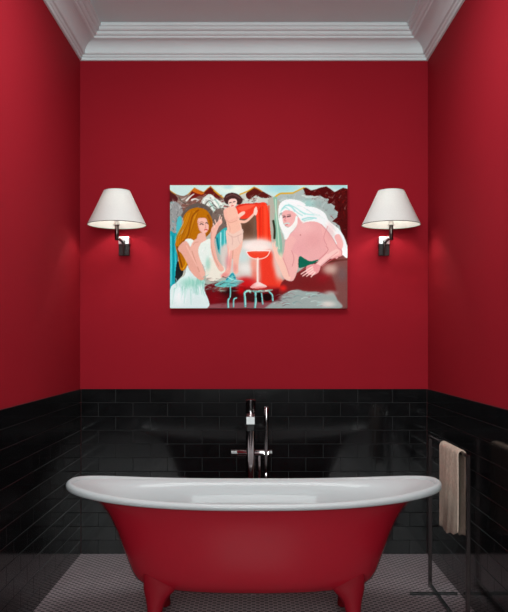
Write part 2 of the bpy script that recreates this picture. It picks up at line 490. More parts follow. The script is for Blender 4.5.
bm = bmesh.new()
y0, y1 = yz(3.59), yz(3.94)
NU, prof_n = 40, 22
grid = []
for i in range(NU + 1):
    u = i / NU; y = y0 + (y1 - y0) * u
    zbl = .432 - .036 * u - .018 * math.sin(u * PI) + .004 * math.sin(u * 23 + 1)      # hem of the room-side fall
    zbr = .412 - .030 * u + .006 * math.sin(u * 12)
    row = []
    for j in range(prof_n + 1):                   # room side, from hem up to the bar
        t = j / prof_n; z = zbl + (ztb - .008 - zbl) * t
        w = (1 - t)
        x = -.0175 - .006 * w + .0055 * w ** .7 * math.sin(u * 8 + .6 + .7 * w) + .0012 * math.sin(u * 27 + 3 * t)
        row.append((x, y + .010 * w * math.sin(4 * u), z))
    for j in range(1, 8):
        a = PI - PI * j / 8
        row.append((.0175 * math.cos(a), y, ztb - .008 + .020 * math.sin(a)))
    for j in range(prof_n + 1):
        t = j / prof_n; z = ztb - .008 + (zbr - ztb + .008) * t
        x = .0175 + .006 * t + .005 * t * math.sin(u * 10 + 2)
        row.append((x, y + .006 * t * math.sin(5 * u + 1), z))
    grid.append(row)
for row in grid: pass
vs = [[bm.verts.new((SX + p[0], p[1], p[2])) for p in row] for row in grid]
for a, b in zip(vs, vs[1:]):
    for k in range(len(a) - 1): bm.faces.new((a[k], a[k + 1], b[k + 1], b[k]))
tw = link('towel', bm, M['towel'], None, True)
tag(tw, 'beige towel folded over the dark metal towel stand', 'towel')
so = tw.modifiers.new('thick', 'SOLIDIFY'); so.thickness = .0075; so.offset = 0
sb = tw.modifiers.new('soft', 'SUBSURF'); sb.levels = 1; sb.render_levels = 1

# ------------------------------------------------------------------ the painting
X0, X1, Y0, Y1, Q = 170.0, 347.4, 185.2, 308.2, 2.5
GW, GH = int((X1 - X0) * Q) + 1, int((Y1 - Y0) * Q) + 1
gx = np.linspace(X0, X1, GW); gy = np.linspace(Y0, Y1, GH)
IMG = np.zeros((GH, GW, 3))
IMG[:] = (176, 178, 170)


def crop(x0, y0, s): return lambda *p: [(x0 + a / s, y0 + b / s) for a, b in p]
A, B, C_, D_ = crop(166, 180, 9.28), crop(210, 180, 9.28), crop(255, 180, 9.28), crop(300, 180, 9.28)
E_, F_, G_, H_ = crop(166, 244, 9.0), crop(210, 244, 9.0), crop(255, 244, 9.0), crop(300, 244, 9.0)


def window(x0, x1, y0, y1):
    i0, i1 = np.searchsorted(gx, [x0, x1]); j0, j1 = np.searchsorted(gy, [y0, y1])
    return slice(j0, j1), slice(i0, i1)


def put(sl, a, col):
    IMG[sl] = IMG[sl] * (1 - a[..., None]) + np.array(col, float) * a[..., None]


def poly(pts, col, al=1.0, smooth=True, soft=0.0):
    P = catmull(pts, 6) if smooth else np.array(pts, float)
    m = soft * 3 + 1
    sl = window(P[:, 0].min() - m, P[:, 0].max() + m, P[:, 1].min() - m, P[:, 1].max() + m)
    yy, xx = np.meshgrid(gy[sl[0]], gx[sl[1]], indexing='ij')
    if xx.size == 0: return
    ins = np.zeros(xx.shape, bool)
    for (xa, ya), (xb, yb_) in zip(P, np.roll(P, -1, 0)):
        if ya == yb_: continue
        c = ((ya > yy) != (yb_ > yy)) & (xx < (xb - xa) * (yy - ya) / (yb_ - ya) + xa)
        ins ^= c
    a = ins.astype(float)
    if soft: a = blur(a, soft * Q)
    put(sl, a * al, col)


def blur(a, s):
    r = max(1, int(s * 2.5)); k = np.exp(-.5 * (np.arange(-r, r + 1) / s) ** 2); k /= k.sum()
    for ax_ in (0, 1):
        p = [(0, 0)] * a.ndim; p[ax_] = (r, r); b = np.pad(a, p, mode='edge'); o = np.zeros_like(a)
        for i, w in enumerate(k):
            s_ = [slice(None)] * a.ndim; s_[ax_] = slice(i, i + a.shape[ax_]); o += w * b[tuple(s_)]
        a = o
    return a


def stroke(pts, col, w=1.0, al=1.0, w2=None, smooth=True):
    P = catmull(pts, 6, False) if smooth and len(pts) > 2 else np.array(pts, float)
    W = np.linspace(w, w if w2 is None else w2, len(P)) / 2
    m = max(W) + 1
    sl = window(P[:, 0].min() - m, P[:, 0].max() + m, P[:, 1].min() - m, P[:, 1].max() + m)
    yy, xx = np.meshgrid(gy[sl[0]], gx[sl[1]], indexing='ij')
    if xx.size == 0: return
    a = np.zeros(xx.shape)
    for i in range(len(P) - 1):
        d = P[i + 1] - P[i]; l2 = max(d @ d, 1e-9)
        t = np.clip(((xx - P[i, 0]) * d[0] + (yy - P[i, 1]) * d[1]) / l2, 0, 1)
        dist = np.hypot(xx - P[i, 0] - t * d[0], yy - P[i, 1] - t * d[1])
        a = np.maximum(a, np.clip((W[i] + (W[i + 1] - W[i]) * t - dist) / .5 + .5, 0, 1))
    put(sl, a * al, col)


def blob(x, y, rx_, ry_, col, al=1.0):
    sl = window(x - 3 * rx_, x + 3 * rx_, y - 3 * ry_, y + 3 * ry_)
    yy, xx = np.meshgrid(gy[sl[0]], gx[sl[1]], indexing='ij')
    put(sl, al * np.exp(-.5 * (((xx - x) / rx_) ** 2 + ((yy - y) / ry_) ** 2) ** 1.4), col)


def ell(x, y, rx_, ry_, col, al=1.0, rot=0):
    t = np.linspace(0, 2 * PI, 14, endpoint=False); c, s = math.cos(rot), math.sin(rot)
    poly([(x + rx_ * math.cos(q) * c - ry_ * math.sin(q) * s, y + rx_ * math.cos(q) * s + ry_ * math.sin(q) * c) for q in t], col, al)


def scatter(n, x0, x1, y0, y1, cols, w=(.4, 1.2), l=(1, 4), ang=(-1.2, 1.2), al=.7):
    for _ in range(n):
        x, y = R.uniform(x0, x1), R.uniform(y0, y1); a = R.uniform(*ang); L = R.uniform(*l)
        stroke([(x, y), (x + L * .5 * math.cos(a) + R.uniform(-.6, .6), y + L * .5 * math.sin(a)), (x + L * math.cos(a), y + L * math.sin(a))], R.choice(cols), R.uniform(*w), R.uniform(.4, 1) * al, w2=.2)


RIDGE = [(168, 189), (172, 192), (176, 194.5), (180, 196), (184, 196.5), (188, 194.5), (191, 191.5), (194.5, 188), (198, 190), (203.7, 192.3), (207, 189.5), (210.5, 186.5), (214, 190), (218, 193.5), (222, 196.5), (230, 196.5), (241, 194), (248, 191), (254, 187), (259, 189), (266, 193), (274, 197), (280, 193.5), (286, 193.2), (293, 193), (299, 190), (304, 187.5), (308, 188), (311, 190), (316, 189), (321, 187.3), (326.5, 186.2), (331, 189), (334.5, 192), (339, 189.5), (343, 187.5), (349, 189)]
poly([(168, 183)] + RIDGE + [(350, 183)], (196, 218, 214), smooth=False)
blob(282, 188, 14, 4, (158, 203, 208), .9); blob(233, 189, 12, 4, (222, 232, 222), .9); blob(340, 186, 8, 3, (165, 205, 208), .8); blob(228, 187, 4, 2, (160, 200, 205), .6)
# left mountains
lm = [p for p in RIDGE if p[0] <= 224]
poly(lm + [(226, 199), (212, 203), (200, 205), (186, 210), (176, 216), (168, 214)], (128, 92, 84), smooth=False)
poly([(176, 195), (184, 197), (191, 192), (190, 199), (182, 204), (172, 203)], (140, 120, 112))
poly([(191, 192), (194.5, 188.5), (203, 193), (206, 196), (199, 196), (192, 200), (189, 199)], (116, 38, 34))
poly([(192, 190.5), (195, 188), (199, 191), (204, 193.5), (201, 194.5), (196, 193)], (200, 112, 40), .9)
poly([(204, 192.5), (210.5, 187), (217, 194), (220, 198), (213, 197), (208, 195)], (104, 34, 32))
poly([(168, 190), (174, 194), (178, 199), (174, 204), (169, 200)], (88, 42, 44))
for a_, b_ in zip(lm, lm[1:]): stroke([a_, b_], (190, 128, 30) if a_[0] > 186 or a_[0] < 176 else (120, 90, 80), .9, .8)
stroke([(214, 190.5), (218, 194), (223, 197.5)], (205, 160, 40), 1.1)
# white rock to the right of the hair, grey around
poly(A((330, 190), (400, 130), (464, 170), (520, 210), (600, 240), (600, 420), (520, 400), (470, 330), (420, 260), (350, 220)), (206, 212, 204))
scatter(60, 201, 227, 195, 218, [(120, 110, 108), (235, 238, 232), (150, 190, 180), (100, 60, 58), (190, 200, 190)])
scatter(50, 172, 200, 197, 212, [(150, 120, 112), (110, 60, 60), (190, 180, 170), (90, 80, 80)])
# centre rock, under the ridge
poly([(222, 197), (241, 194.5), (254, 188), (266, 193.5), (274, 198), (276, 204), (262, 205), (245, 205), (240, 200), (228, 199)], (196, 198, 190), smooth=False)
poly([(246, 194), (254, 187.3), (262, 191), (272, 197.5), (262, 198), (256, 195.5), (249, 199.5)], (96, 36, 34))
stroke([(240, 194.3), (248, 191), (254, 187.3)], (205, 160, 40), 1.2); stroke([(254, 187.3), (258, 189), (262, 191.5)], (190, 120, 40), 1)
scatter(30, 240, 272, 196, 204, [(225, 232, 226), (150, 200, 196), (120, 90, 84), (170, 210, 205)])
# right slope
poly([(274, 197.5), (280, 194), (293, 193.5), (304, 188.5), (312, 193), (330, 198), (336, 206), (339, 216), (342, 226), (346, 240), (300, 240), (280, 220), (276, 205)], (170, 180, 178))
stroke([(275, 197), (280, 193.7), (286, 193.3), (293, 193)], (214, 170, 50), 1.5); stroke([(293, 193), (299, 190), (304, 187.6)], (214, 170, 50), 1.2)
poly([(303, 188.5), (306, 187.5), (311, 190.5), (316, 189.3), (321, 187.5), (326.5, 186.5), (331, 189.3), (334.5, 192.2), (339, 189.7), (343, 187.7), (349, 189.3), (349, 247), (345, 242), (342, 235), (339.5, 226), (335, 222.5), (332, 221.5), (337, 217), (338, 212), (334, 209), (335, 206), (331, 203.5), (327, 204), (329, 199), (324, 198), (320, 195.5), (316, 197), (311, 195.5), (306, 195.5)], (84, 22, 24), smooth=False)
scatter(55, 304, 346, 190, 198, [(120, 30, 28), (60, 14, 18), (150, 60, 50), (175, 160, 150)], al=.6)
scatter(60, 335, 347, 196, 245, [(110, 26, 28), (50, 12, 16), (150, 110, 105), (90, 50, 50)], al=.6)
scatter(45, 312, 335, 197, 220, [(84, 24, 26), (200, 205, 200), (150, 165, 165), (130, 90, 90)], l=(1, 3), al=.7)
poly(D_((120, 210), (200, 190), (280, 230), (330, 300), (330, 360), (280, 340), (220, 270), (140, 240)), (158, 172, 170), .7, soft=.4)
blob(308, 204, 6, 4, (160, 200, 195), .8)
stroke([(302, 195.5), (310, 197), (318, 196.5)], (210, 216, 210), .9)

for _ in range(150):       # loose brushwork over all the rock
    x, y = R.uniform(171, 346), R.uniform(196, 216)
    a = R.uniform(-1.3, 1.3); L_ = R.uniform(2, 6)
    cs = [(214, 218, 212), (96, 74, 72), (190, 200, 196), (140, 110, 104), (228, 232, 226), (110, 40, 42)] if x < 276 else ([(200, 210, 206), (150, 170, 168), (186, 196, 194)] if x < 330 else [(120, 30, 30), (54, 12, 16), (150, 120, 116)])
    stroke([(x, y), (x + L_ * .5 * math.cos(a) + R.uniform(-1, 1), y + L_ * .5 * math.sin(a)), (x + L_ * math.cos(a), y + L_ * math.sin(a))], R.choice(cs), R.uniform(.7, 1.8), .65, w2=.4)
for p in (A((345, 215), (370, 170), (420, 190)), A((380, 240), (430, 200), (470, 250)), A((420, 150), (455, 200), (480, 280)), B((30, 200), (80, 240), (110, 300)), B((10, 240), (50, 300), (70, 380)), B((70, 190), (110, 230), (120, 290)), A((240, 185), (270, 175), (300, 185)), A((190, 190), (230, 150), (260, 130))):
    stroke(p, (226, 230, 224), 2.0, .9, .8)
for p in (A((360, 235), (400, 190), (440, 215)), A((400, 255), (450, 235), (470, 300)), B((20, 215), (70, 270), (90, 340)), B((90, 250), (115, 310), (118, 380)), A((120, 160), (160, 210), (230, 215))):
    stroke(p, (84, 84, 78), 1.1, .8, .5)
for p in (B((40, 180), (70, 210), (95, 270)), A((400, 200), (440, 260), (450, 330))):
    stroke(p, (140, 190, 180), 1.3, .7, .6)
# left falls and rocks
poly([(169, 205), (178, 203), (183, 212), (182, 228), (178, 236), (169, 240)], (150, 150, 150))
scatter(70, 170, 183, 200, 236, [(60, 56, 60), (200, 205, 205), (80, 170, 180), (110, 100, 104), (225, 225, 225)], ang=(.6, 2.4))
poly(A((105, 360), (140, 340), (145, 420), (120, 500), (95, 500)), (90, 178, 186))
poly([(169, 236), (174, 233), (178, 236), (177.5, 250), (178, 268), (177.5, 284), (169, 290)], (40, 156, 168))
for x, c in ((171, (120, 205, 210)), (173.2, (25, 120, 135)), (175.6, (90, 190, 198)), (177, (20, 100, 112))):
    stroke([(x, 236), (x + R.uniform(-.4, .4), 262), (x, 284)], c, 1.0, .8)
poly([(177, 262), (182, 266), (183, 274), (178, 280), (175, 282)], (40, 40, 44))
# grey arch behind the hair
stroke(A((165, 330), (210, 268), (290, 238), (370, 258), (430, 330), (455, 420), (460, 520)), (104, 92, 86), 5)
scatter(25, 184, 212, 204, 214, [(140, 130, 122), (80, 60, 56), (170, 160, 150)], l=(1, 3))

# dark gap and teal fall between the woman and the small figure
poly([(212, 214), (224, 208), (227, 222), (226, 236), (214, 232)], (120, 104, 98))
scatter(30, 211, 226, 204, 224, [(215, 225, 215), (90, 84, 82), (150, 180, 170), (60, 50, 50)])
poly(B((55, 530), (90, 480), (150, 440), (170, 500), (160, 620), (140, 700), (90, 690), (65, 620)), (70, 168, 172))
stroke(B((100, 490), (100, 600), (110, 680)), (180, 225, 222), 1.2); stroke(B((65, 540), (80, 640)), (20, 110, 125), 1.4); stroke(B((135, 470), (135, 640)), (130, 205, 205), 1.2)

# centre cave, red fall
poly([(240, 218), (258, 212), (259, 244), (250, 246), (241, 244), (239, 232)], (118, 88, 74)); blob(247, 228, 4, 5, (92, 66, 54), .7); blob(247, 240, 6, 3, (150, 125, 110), .6)
poly([(268, 201), (276, 199), (281, 205), (279, 222), (276, 240), (270, 246), (266, 240)], (176, 172, 160))
poly(C_((170, 165), (205, 170), (205, 300), (225, 420), (250, 560), (250, 700), (200, 700), (190, 560), (180, 400), (185, 280)), (140, 182, 162))
stroke(C_((190, 180), (195, 300), (210, 440), (225, 640)), (190, 214, 196), 1.0); stroke(C_((170, 380), (182, 460), (180, 540)), (58, 56, 44), 2.2)
poly(C_((-10, 225), (40, 212), (95, 210), (118, 260), (130, 350), (140, 440), (150, 540), (150, 680), (20, 680), (15, 500), (10, 350)), (226, 66, 44))
for i in range(14):
    x = 257 + i * .95
    stroke([(x, 204 + R.uniform(0, 3)), (x + R.uniform(-.3, .6), 225), (x + R.uniform(0, 1), 246)], R.choice([(240, 96, 70), (205, 46, 34), (235, 80, 56), (196, 60, 40)]), .8, .7)
poly(C_((-10, 330), (10, 340), (18, 480), (15, 590), (-15, 590)), (120, 96, 84), .8)
# jug
poly(B((243, 245), (300, 222), (400, 216), (470, 214), (470, 250), (420, 300), (360, 350), (300, 362), (262, 340), (238, 290)), (222, 74, 56))
poly(B((260, 260), (330, 235), (420, 228), (380, 260), (300, 290)), (238, 110, 88), .7, soft=.3); stroke(B((240, 250), (330, 225), (465, 218)), (190, 40, 34), .7)

# lower middle haze, pool
poly([(222, 246), (246, 240), (275, 244), (278, 270), (285, 292), (246, 292), (230, 282), (222, 266)], (208, 200, 194), soft=1)
blob(243, 256, 5, 6, (196, 214, 212), .9); blob(250, 246, 6, 3, (236, 232, 228), .9); blob(246, 268, 6, 4, (226, 224, 220), .9)
poly([(260, 256), (270, 250), (275, 262), (279, 276), (288, 287), (284, 292), (262, 290), (260, 276)], (222, 70, 54), soft=1.6)
blob(260, 244, 9, 5, (240, 222, 216), .85); blob(276, 262, 3, 6, (226, 196, 186), .7)
blob(279, 270, 3.5, 8, (226, 200, 190), .9); blob(254, 264, 3, 6, (232, 150, 132), .8); blob(255, 276, 3, 6, (226, 120, 104), .8)
# bottom band
poly([(206, 286), (222, 282), (245, 283), (262, 286), (284, 288), (290, 294), (280, 309), (202, 309), (204, 296)], (104, 26, 34), soft=.5)
blob(246, 281, 8, 3.5, (196, 40, 44), .9); blob(252, 284, 6, 3, (206, 60, 60), .7); blob(240, 291, 4, 4, (186, 20, 30), .9); blob(214, 298, 6, 6, (122, 22, 34), .9); blob(228, 291, 6, 3, (40, 14, 18), .9); blob(234, 296, 6, 3, (60, 20, 24), .8); blob(222, 288, 5, 3, (150, 110, 100), .7)
poly([(206, 305), (240, 302.5), (290, 303), (290, 309), (204, 309)], (150, 104, 110), .8, soft=.6)
# rocks right bottom
poly([(282, 282), (298, 272), (310, 264), (324, 260), (347, 257), (348, 309), (300, 309), (280, 300)], (120, 46, 48), soft=.4)
poly([(334, 262), (348, 258), (348, 309), (332, 309), (336, 290), (332, 276)], (122, 84, 82), .9, soft=1)
blob(330, 269, 6, 4.5, (196, 170, 160), .9); blob(342, 274, 4, 6, (110, 92, 94), .7); stroke([(326, 263), (334, 261), (347, 259.5)], (96, 50, 46), 1.8, .8); blob(322, 279, 5, 4, (150, 30, 44), .5); blob(312, 284, 12, 4, (120, 36, 40), .6)
poly(G_((90, 575), (150, 530), (230, 470), (300, 430), (380, 410), (450, 425), (560, 430), (640, 450), (700, 440), (740, 500), (740, 585), (90, 585)), (158, 168, 166), soft=.5)
for k in range(26):
    x = R.uniform(272, 322); y = R.uniform(292, 306)
    stroke([(x, y), (x + 4, y - R.uniform(.5, 2)), (x + 9, y - R.uniform(-1, 1))], R.choice([(170, 205, 202), (150, 120, 124), (200, 214, 210), (128, 150, 150), (120, 90, 96)]), 1.1, .7, w2=.3)
blob(328, 304, 6, 2.5, (214, 208, 202), .9); blob(330, 293, 5, 2, (176, 172, 168), .8)
blob(283, 288, 3, 2.5, (214, 46, 44), .9); blob(274, 287, 6, 1.5, (205, 60, 52), .8); blob(276, 298, 4, 3, (96, 20, 28), .8)

# ---- woman
HAIR = A((160, 350), (195, 292), (250, 262), (310, 257), (372, 278), (412, 330), (432, 390), (424, 460), (396, 505), (330, 560), (270, 570), (190, 570), (190, 640), (210, 740), (200, 790), (170, 835), (140, 838), (125, 800), (108, 700), (92, 640), (85, 590), (105, 535), (150, 490), (165, 430))
poly(HAIR, (176, 112, 22))
for k in range(30):
    t = R.uniform(0, 1); x = 184 + 12 * t
    stroke([(x + 3, 211 + 6 * abs(t - .5)), (x - 1, 224), (x - 5 - 3 * (1 - t), 238), (x - 6, 250)], R.choice([(206, 146, 44), (150, 86, 14), (190, 124, 28), (134, 72, 10)]), 1.1, .55, w2=.4)
stroke(A((300, 280), (250, 330), (225, 420), (200, 520), (130, 600)), (132, 72, 12), 1.6, .7)
stroke(A((390, 330), (415, 400), (405, 470), (380, 510)), (140, 80, 16), 2, .8)
stroke(A((105, 620), (125, 720), (150, 810)), (112, 64, 14), 1.6, .8); stroke(A((165, 680), (185, 770), (160, 820)), (214, 160, 40), 1.6, .7)
SK, SH, SL = (226, 178, 164), (198, 136, 122), (240, 204, 190)
poly(A((300, 500), (360, 490), (372, 545), (400, 560), (300, 600), (170, 640), (175, 570), (270, 565)), SK)
poly(A((296, 362), (335, 350), (372, 358), (386, 392), (397, 440), (384, 478), (352, 494), (312, 470), (296, 420)), (230, 184, 172))
stroke(A((300, 380), (305, 450), (330, 490)), SH, .9, .6)
stroke(A((316, 412), (330, 405), (345, 414)), (96, 70, 66), .9); stroke(A((368, 400), (378, 395), (386, 404)), (96, 70, 66), .8); stroke(A((312, 395), (332, 388), (350, 396)), (160, 110, 90), .5)
stroke(A((364, 415), (370, 440), (362, 446)), SH, .6); stroke(A((358, 464), (372, 458), (384, 464)), (190, 70, 74), .9)
# dress
poly(A((175, 560), (225, 545), (262, 565), (300, 592), (350, 570), (395, 545), (420, 555), (430, 620), (430, 700), (400, 760), (330, 780), (290, 720), (200, 640)), (226, 232, 226))
poly(E_((200, 0), (410, 0), (425, 70), (438, 130), (405, 180), (365, 260), (335, 190), (300, 120), (250, 60)), (222, 230, 224))
poly(E_((190, 195), (215, 240), (280, 290), (350, 335), (340, 400), (375, 575), (40, 580), (40, 400), (90, 350), (130, 310), (170, 275)), (214, 228, 228))
for k in range(34):
    x = R.uniform(174, 204); y = R.uniform(277, 290)
    stroke([(x, y), (x + R.uniform(-1, 1.5), y + 5), (x + (x - 190) * .15, y + R.uniform(6, 16))], R.choice([(150, 204, 192), (236, 242, 242), (186, 212, 216), (128, 190, 176)]), 1.2, .6, w2=.4)
blob(189, 283, 7, 4, (142, 198, 182), .75); blob(201, 282, 4, 3, (120, 186, 168), .6); blob(179, 298, 5, 6, (234, 240, 242), .7)
scatter(26, 199, 213, 246, 270, [(160, 200, 190), (240, 244, 240), (180, 190, 186)], l=(1, 4), ang=(.8, 2.2), al=.6)
poly(F_((0, 120), (60, 170), (130, 210), (125, 280), (60, 330), (0, 330), (-40, 290), (-30, 200)), (228, 224, 212)); blob(208, 264, 2, 5, (150, 200, 186), .7)
# woman's arms
poly(A((110, 640), (150, 580), (190, 570), (225, 620), (260, 680), (290, 730), (330, 790), (362, 870), (355, 915), (320, 930), (270, 895), (225, 840), (190, 760), (150, 690)), (220, 168, 154))
poly(A((225, 640), (260, 560), (300, 545), (330, 565), (300, 640), (310, 720), (350, 820), (362, 880), (330, 900), (285, 800), (250, 720)), SK)
stroke(A((240, 660), (275, 760), (310, 850)), SH, .9, .7); stroke(A((190, 610), (235, 700), (290, 800)), SL, 1.2, .5)
stroke(A((300, 600), (285, 560), (320, 530)), SK, 2.4, 1, 1.2); stroke(A((255, 600), (268, 580), (300, 575)), SH, .6, .7)
poly(B((10, 460), (45, 415), (85, 372), (105, 362), (112, 400), (80, 440), (55, 510), (40, 560), (50, 640), (75, 740), (110, 790), (130, 830), (100, 850), (60, 800), (20, 700), (5, 600)), SK)
stroke(B((15, 480), (10, 600), (40, 720), (80, 800)), SH, .8, .6)
for p, q in (((80, 380), (95, 330)), ((95, 385), (108, 345)), ((60, 410), (45, 370)), ((42, 440), (30, 405))): stroke(B(p, q), SL, .9)
# ---- small standing figure with the jug, wrapped in a pale cloth
PE, PH = (232, 186, 168), (206, 146, 130)
poly(B((150, 470), (215, 500), (222, 620), (205, 720), (195, 810), (180, 870), (120, 905), (102, 890), (150, 830), (165, 730), (158, 600)), (230, 176, 164))
poly(B((215, 480), (298, 480), (300, 600), (275, 700), (262, 800), (262, 860), (222, 860), (212, 720), (210, 600)), (232, 184, 168))
stroke(B((190, 560), (178, 700), (165, 830)), (244, 218, 204), 1.4, .7); stroke(B((212, 520), (214, 640), (208, 730)), PH, .9, .7)
blob(228, 262, 2.2, 6, (214, 130, 134), .6); blob(235, 268, 1.8, 4, (216, 138, 138), .5); blob(225, 275, 3, 1.6, (214, 126, 128), .6)
poly(B((128, 285), (160, 255), (200, 245), (240, 258), (262, 320), (275, 370), (292, 430), (298, 490), (290, 530), (160, 530), (160, 460), (150, 390)), PE)
stroke(B((168, 400), (185, 450), (180, 500)), PH, .8, .5); stroke(B((262, 350), (285, 430), (292, 480)), (240, 208, 192), .9, .6)
poly(B((152, 470), (215, 500), (300, 455), (306, 520), (290, 580), (235, 640), (185, 650), (160, 580)), (228, 198, 186), .95, soft=.2)
stroke(B((165, 500), (220, 530), (295, 500)), (205, 165, 155), .7, .7); stroke(B((200, 520), (210, 560), (206, 600)), (205, 165, 155), .7, .7); stroke(B((260, 510), (262, 550), (280, 590)), (208, 170, 160), .6, .7)
poly(B((130, 175), (150, 135), (200, 118), (255, 130), (295, 165), (302, 195), (285, 222), (255, 228), (235, 195), (185, 195), (165, 225), (140, 210)), (76, 48, 48))
stroke(B((150, 160), (210, 135), (280, 170)), (112, 78, 76), 1.4, .7)
poly(B((170, 200), (185, 178), (225, 172), (248, 190), (246, 225), (225, 250), (195, 252), (176, 232)), (236, 200, 190))
stroke(B((182, 212), (196, 208)), (60, 40, 40), .8); stroke(B((216, 204), (232, 200)), (60, 40, 40), .8); stroke(B((200, 241), (216, 238)), (190, 60, 66), .8); stroke(B((206, 212), (204, 228)), PH, .5)
stroke(B((140, 290), (150, 350), (180, 385), (240, 360), (290, 325)), (230, 180, 164), 3.6, 1, 2.6); stroke(B((150, 370), (190, 396), (250, 375)), PH, .6, .7)
poly(B((255, 330), (285, 300), (320, 290), (325, 310), (295, 335), (270, 345)), (238, 196, 180))
stroke(B((280, 385), (330, 385), (380, 345), (420, 300)), (236, 190, 172), 3.0, 1, 2.0); poly(B((405, 300), (412, 265), (430, 248), (440, 290), (430, 325), (415, 325)), (240, 204, 190))
# ---- goblet
poly([(246.8, 252), (252, 251), (262, 251), (269.5, 251.6), (267, 255.6), (262, 258.2), (254, 258.2), (249.4, 256)], (224, 78, 58))
blob(259, 248, 9, 2.6, (244, 226, 220), .95)
stroke([(246.5, 252), (249, 256), (254, 258.6), (262, 258.6), (267.5, 255.8), (270.2, 250.5)], (246, 226, 220), .8); stroke([(246.5, 251.6), (256, 250.6), (269.8, 250.8)], (250, 236, 230), .8)
stroke([(257.8, 258.5), (257.4, 270), (257.8, 284)], (240, 198, 188), 2.2); stroke([(257.8, 259), (257.6, 283)], (250, 232, 226), .8)
poly([(250, 287), (254, 283.5), (258, 282), (262, 283.5), (267, 286.5), (262, 288.3), (254, 288.5)], (244, 214, 210))
# ---- drips and turquoise ledge
poly(F_((40, 370), (110, 330), (150, 320), (200, 255), (230, 290), (240, 320), (310, 335), (250, 370), (180, 385), (110, 390)), (118, 194, 192))
stroke(F_((150, 320), (180, 290), (205, 270), (225, 310)), (50, 150, 170), 1.6); stroke(F_((165, 300), (215, 325), (290, 330)), (180, 225, 222), 1.0); stroke(F_((60, 370), (150, 350), (230, 360)), (80, 160, 160), 1.0)
scatter(26, 203, 222, 280, 292, [(150, 190, 180), (110, 80, 76), (190, 196, 180), (90, 130, 124)], ang=(-.9, .2), l=(2, 6))
TQ = (150, 214, 206)
scatter(46, 203, 236, 276, 291, [(128, 104, 98), (172, 190, 176), (96, 56, 56), (120, 180, 172), (206, 206, 190), (70, 40, 42)], ang=(-.7, .3), l=(2, 7), w=(.5, 1.5))
scatter(18, 226, 242, 280, 287, [(110, 200, 200), (70, 160, 168), (190, 228, 222)], ang=(-.3, .3), l=(2, 6))
blob(246, 284, 6, 3, (196, 34, 40), .7); blob(262, 289, 9, 2, (205, 70, 66), .6)
for p, w_ in ((F_((182, 385), (184, 430), (180, 480)), 1.0), (F_((165, 570), (163, 510), (172, 492)), 1.5), (F_((212, 565), (214, 500), (238, 486)), 1.1), (F_((318, 560), (315, 480), (312, 440), (335, 425)), 1.9), (F_((408, 570), (410, 500), (408, 440)), 1.5), (G_((160, 510), (155, 460), (130, 432)), 1.3), (G_((70, 540), (62, 480), (58, 445)), 1.2), (G_((0, 570), (8, 500), (5, 440)), 1.8)):
    stroke(p, (88, 176, 180), w_ + .3); stroke([(a + .3, b) for a, b in p], (192, 230, 220), w_ * .45)
for k in range(26):
    x = R.uniform(245, 270); y = 291 + R.uniform(-1, 1.4)
    stroke([(x, y), (x + R.uniform(1, 4), y + R.uniform(-.8, .8))], R.choice([(120, 200, 190), (196, 226, 212), (150, 170, 160)]), R.uniform(.6, 1.3), .85)
scatter(20, 206, 290, 296, 308, [(150, 60, 66), (170, 120, 122), (70, 16, 22), (130, 30, 40)], ang=(-.3, .3), l=(2, 7), al=.5)
poly(G_((15, 450), (50, 440), (55, 520), (20, 510)), (36, 14, 18)); poly(G_((75, 455), (135, 450), (140, 500), (90, 510)), (40, 12, 18)); poly(F_((325, 450), (395, 450), (395, 520), (335, 500)), (70, 30, 34))
# ---- man
HW_ = (232, 238, 236)
poly(C_((215, 310), (226, 230), (270, 188), (340, 178), (420, 195), (470, 228)) + D_((50, 240), (150, 258), (230, 308), (268, 378), (360, 455), (412, 535), (438, 620), (440, 720), (400, 700), (345, 640), (250, 470), (180, 400), (100, 385), (20, 405)) + C_((430, 400), (400, 340), (360, 310), (250, 300), (225, 330), (235, 430), (220, 380)), HW_)
PK, PS, PL = (226, 172, 172), (204, 130, 134), (238, 198, 194)
poly(C_((395, 340), (430, 385), (455, 400)) + D_((20, 402), (100, 385), (180, 400), (250, 470), (330, 600), (362, 680), (340, 730), (260, 690), (160, 760), (60, 765), (0, 730)) + G_((405, 115), (395, 190), (352, 318), (300, 332), (250, 290), (230, 180), (262, 60)) + C_((285, 550), (345, 480), (385, 430)), PK)
poly(C_((252, 310), (290, 280), (345, 290), (388, 330), (380, 390), (335, 432), (292, 430), (264, 395)), (228, 176, 174))
poly(C_((232, 330), (250, 330), (258, 380), (268, 412), (300, 440), (335, 425), (365, 385), (378, 335), (395, 345), (392, 410), (362, 460), (325, 500), (300, 545), (274, 548), (258, 490), (236, 440), (222, 390)), (234, 238, 234))
stroke(C_((262, 345), (280, 340)), (80, 50, 56), 1.0); stroke(C_((300, 340), (328, 334)), (80, 50, 56), 1.1); stroke(C_((258, 330), (278, 328)), (150, 110, 110), .6); stroke(C_((298, 324), (330, 318)), (150, 110, 110), .6)
stroke(C_((286, 345), (276, 375), (288, 380)), PS, .7); stroke(C_((276, 408), (300, 400), (318, 405)), (200, 214, 212), 1.2); stroke(C_((280, 418), (300, 414)), (190, 90, 96), .7)
for p in (C_((250, 270), (290, 235), (340, 250), (370, 290)), C_((240, 290), (280, 255), (320, 280)), C_((330, 240), (390, 300), (440, 330)), C_((310, 225), (380, 260), (464, 320)), C_((440, 370), (464, 380)) + D_((40, 375), (120, 360)), D_((0, 290), (60, 315), (130, 325)), D_((20, 365), (80, 350), (150, 355))):
    stroke(p, R.choice([(140, 204, 204), (170, 214, 212), (120, 190, 194)]), 1.2, .8)
for p in (D_((60, 300), (160, 310), (240, 370)), C_((300, 200), (400, 220), (460, 270)), D_((240, 400), (320, 480), (380, 570))): stroke(p, (246, 248, 246), 1.6, .8)
stroke(C_((240, 470), (262, 500), (275, 540)), (190, 214, 210), .8, .8)
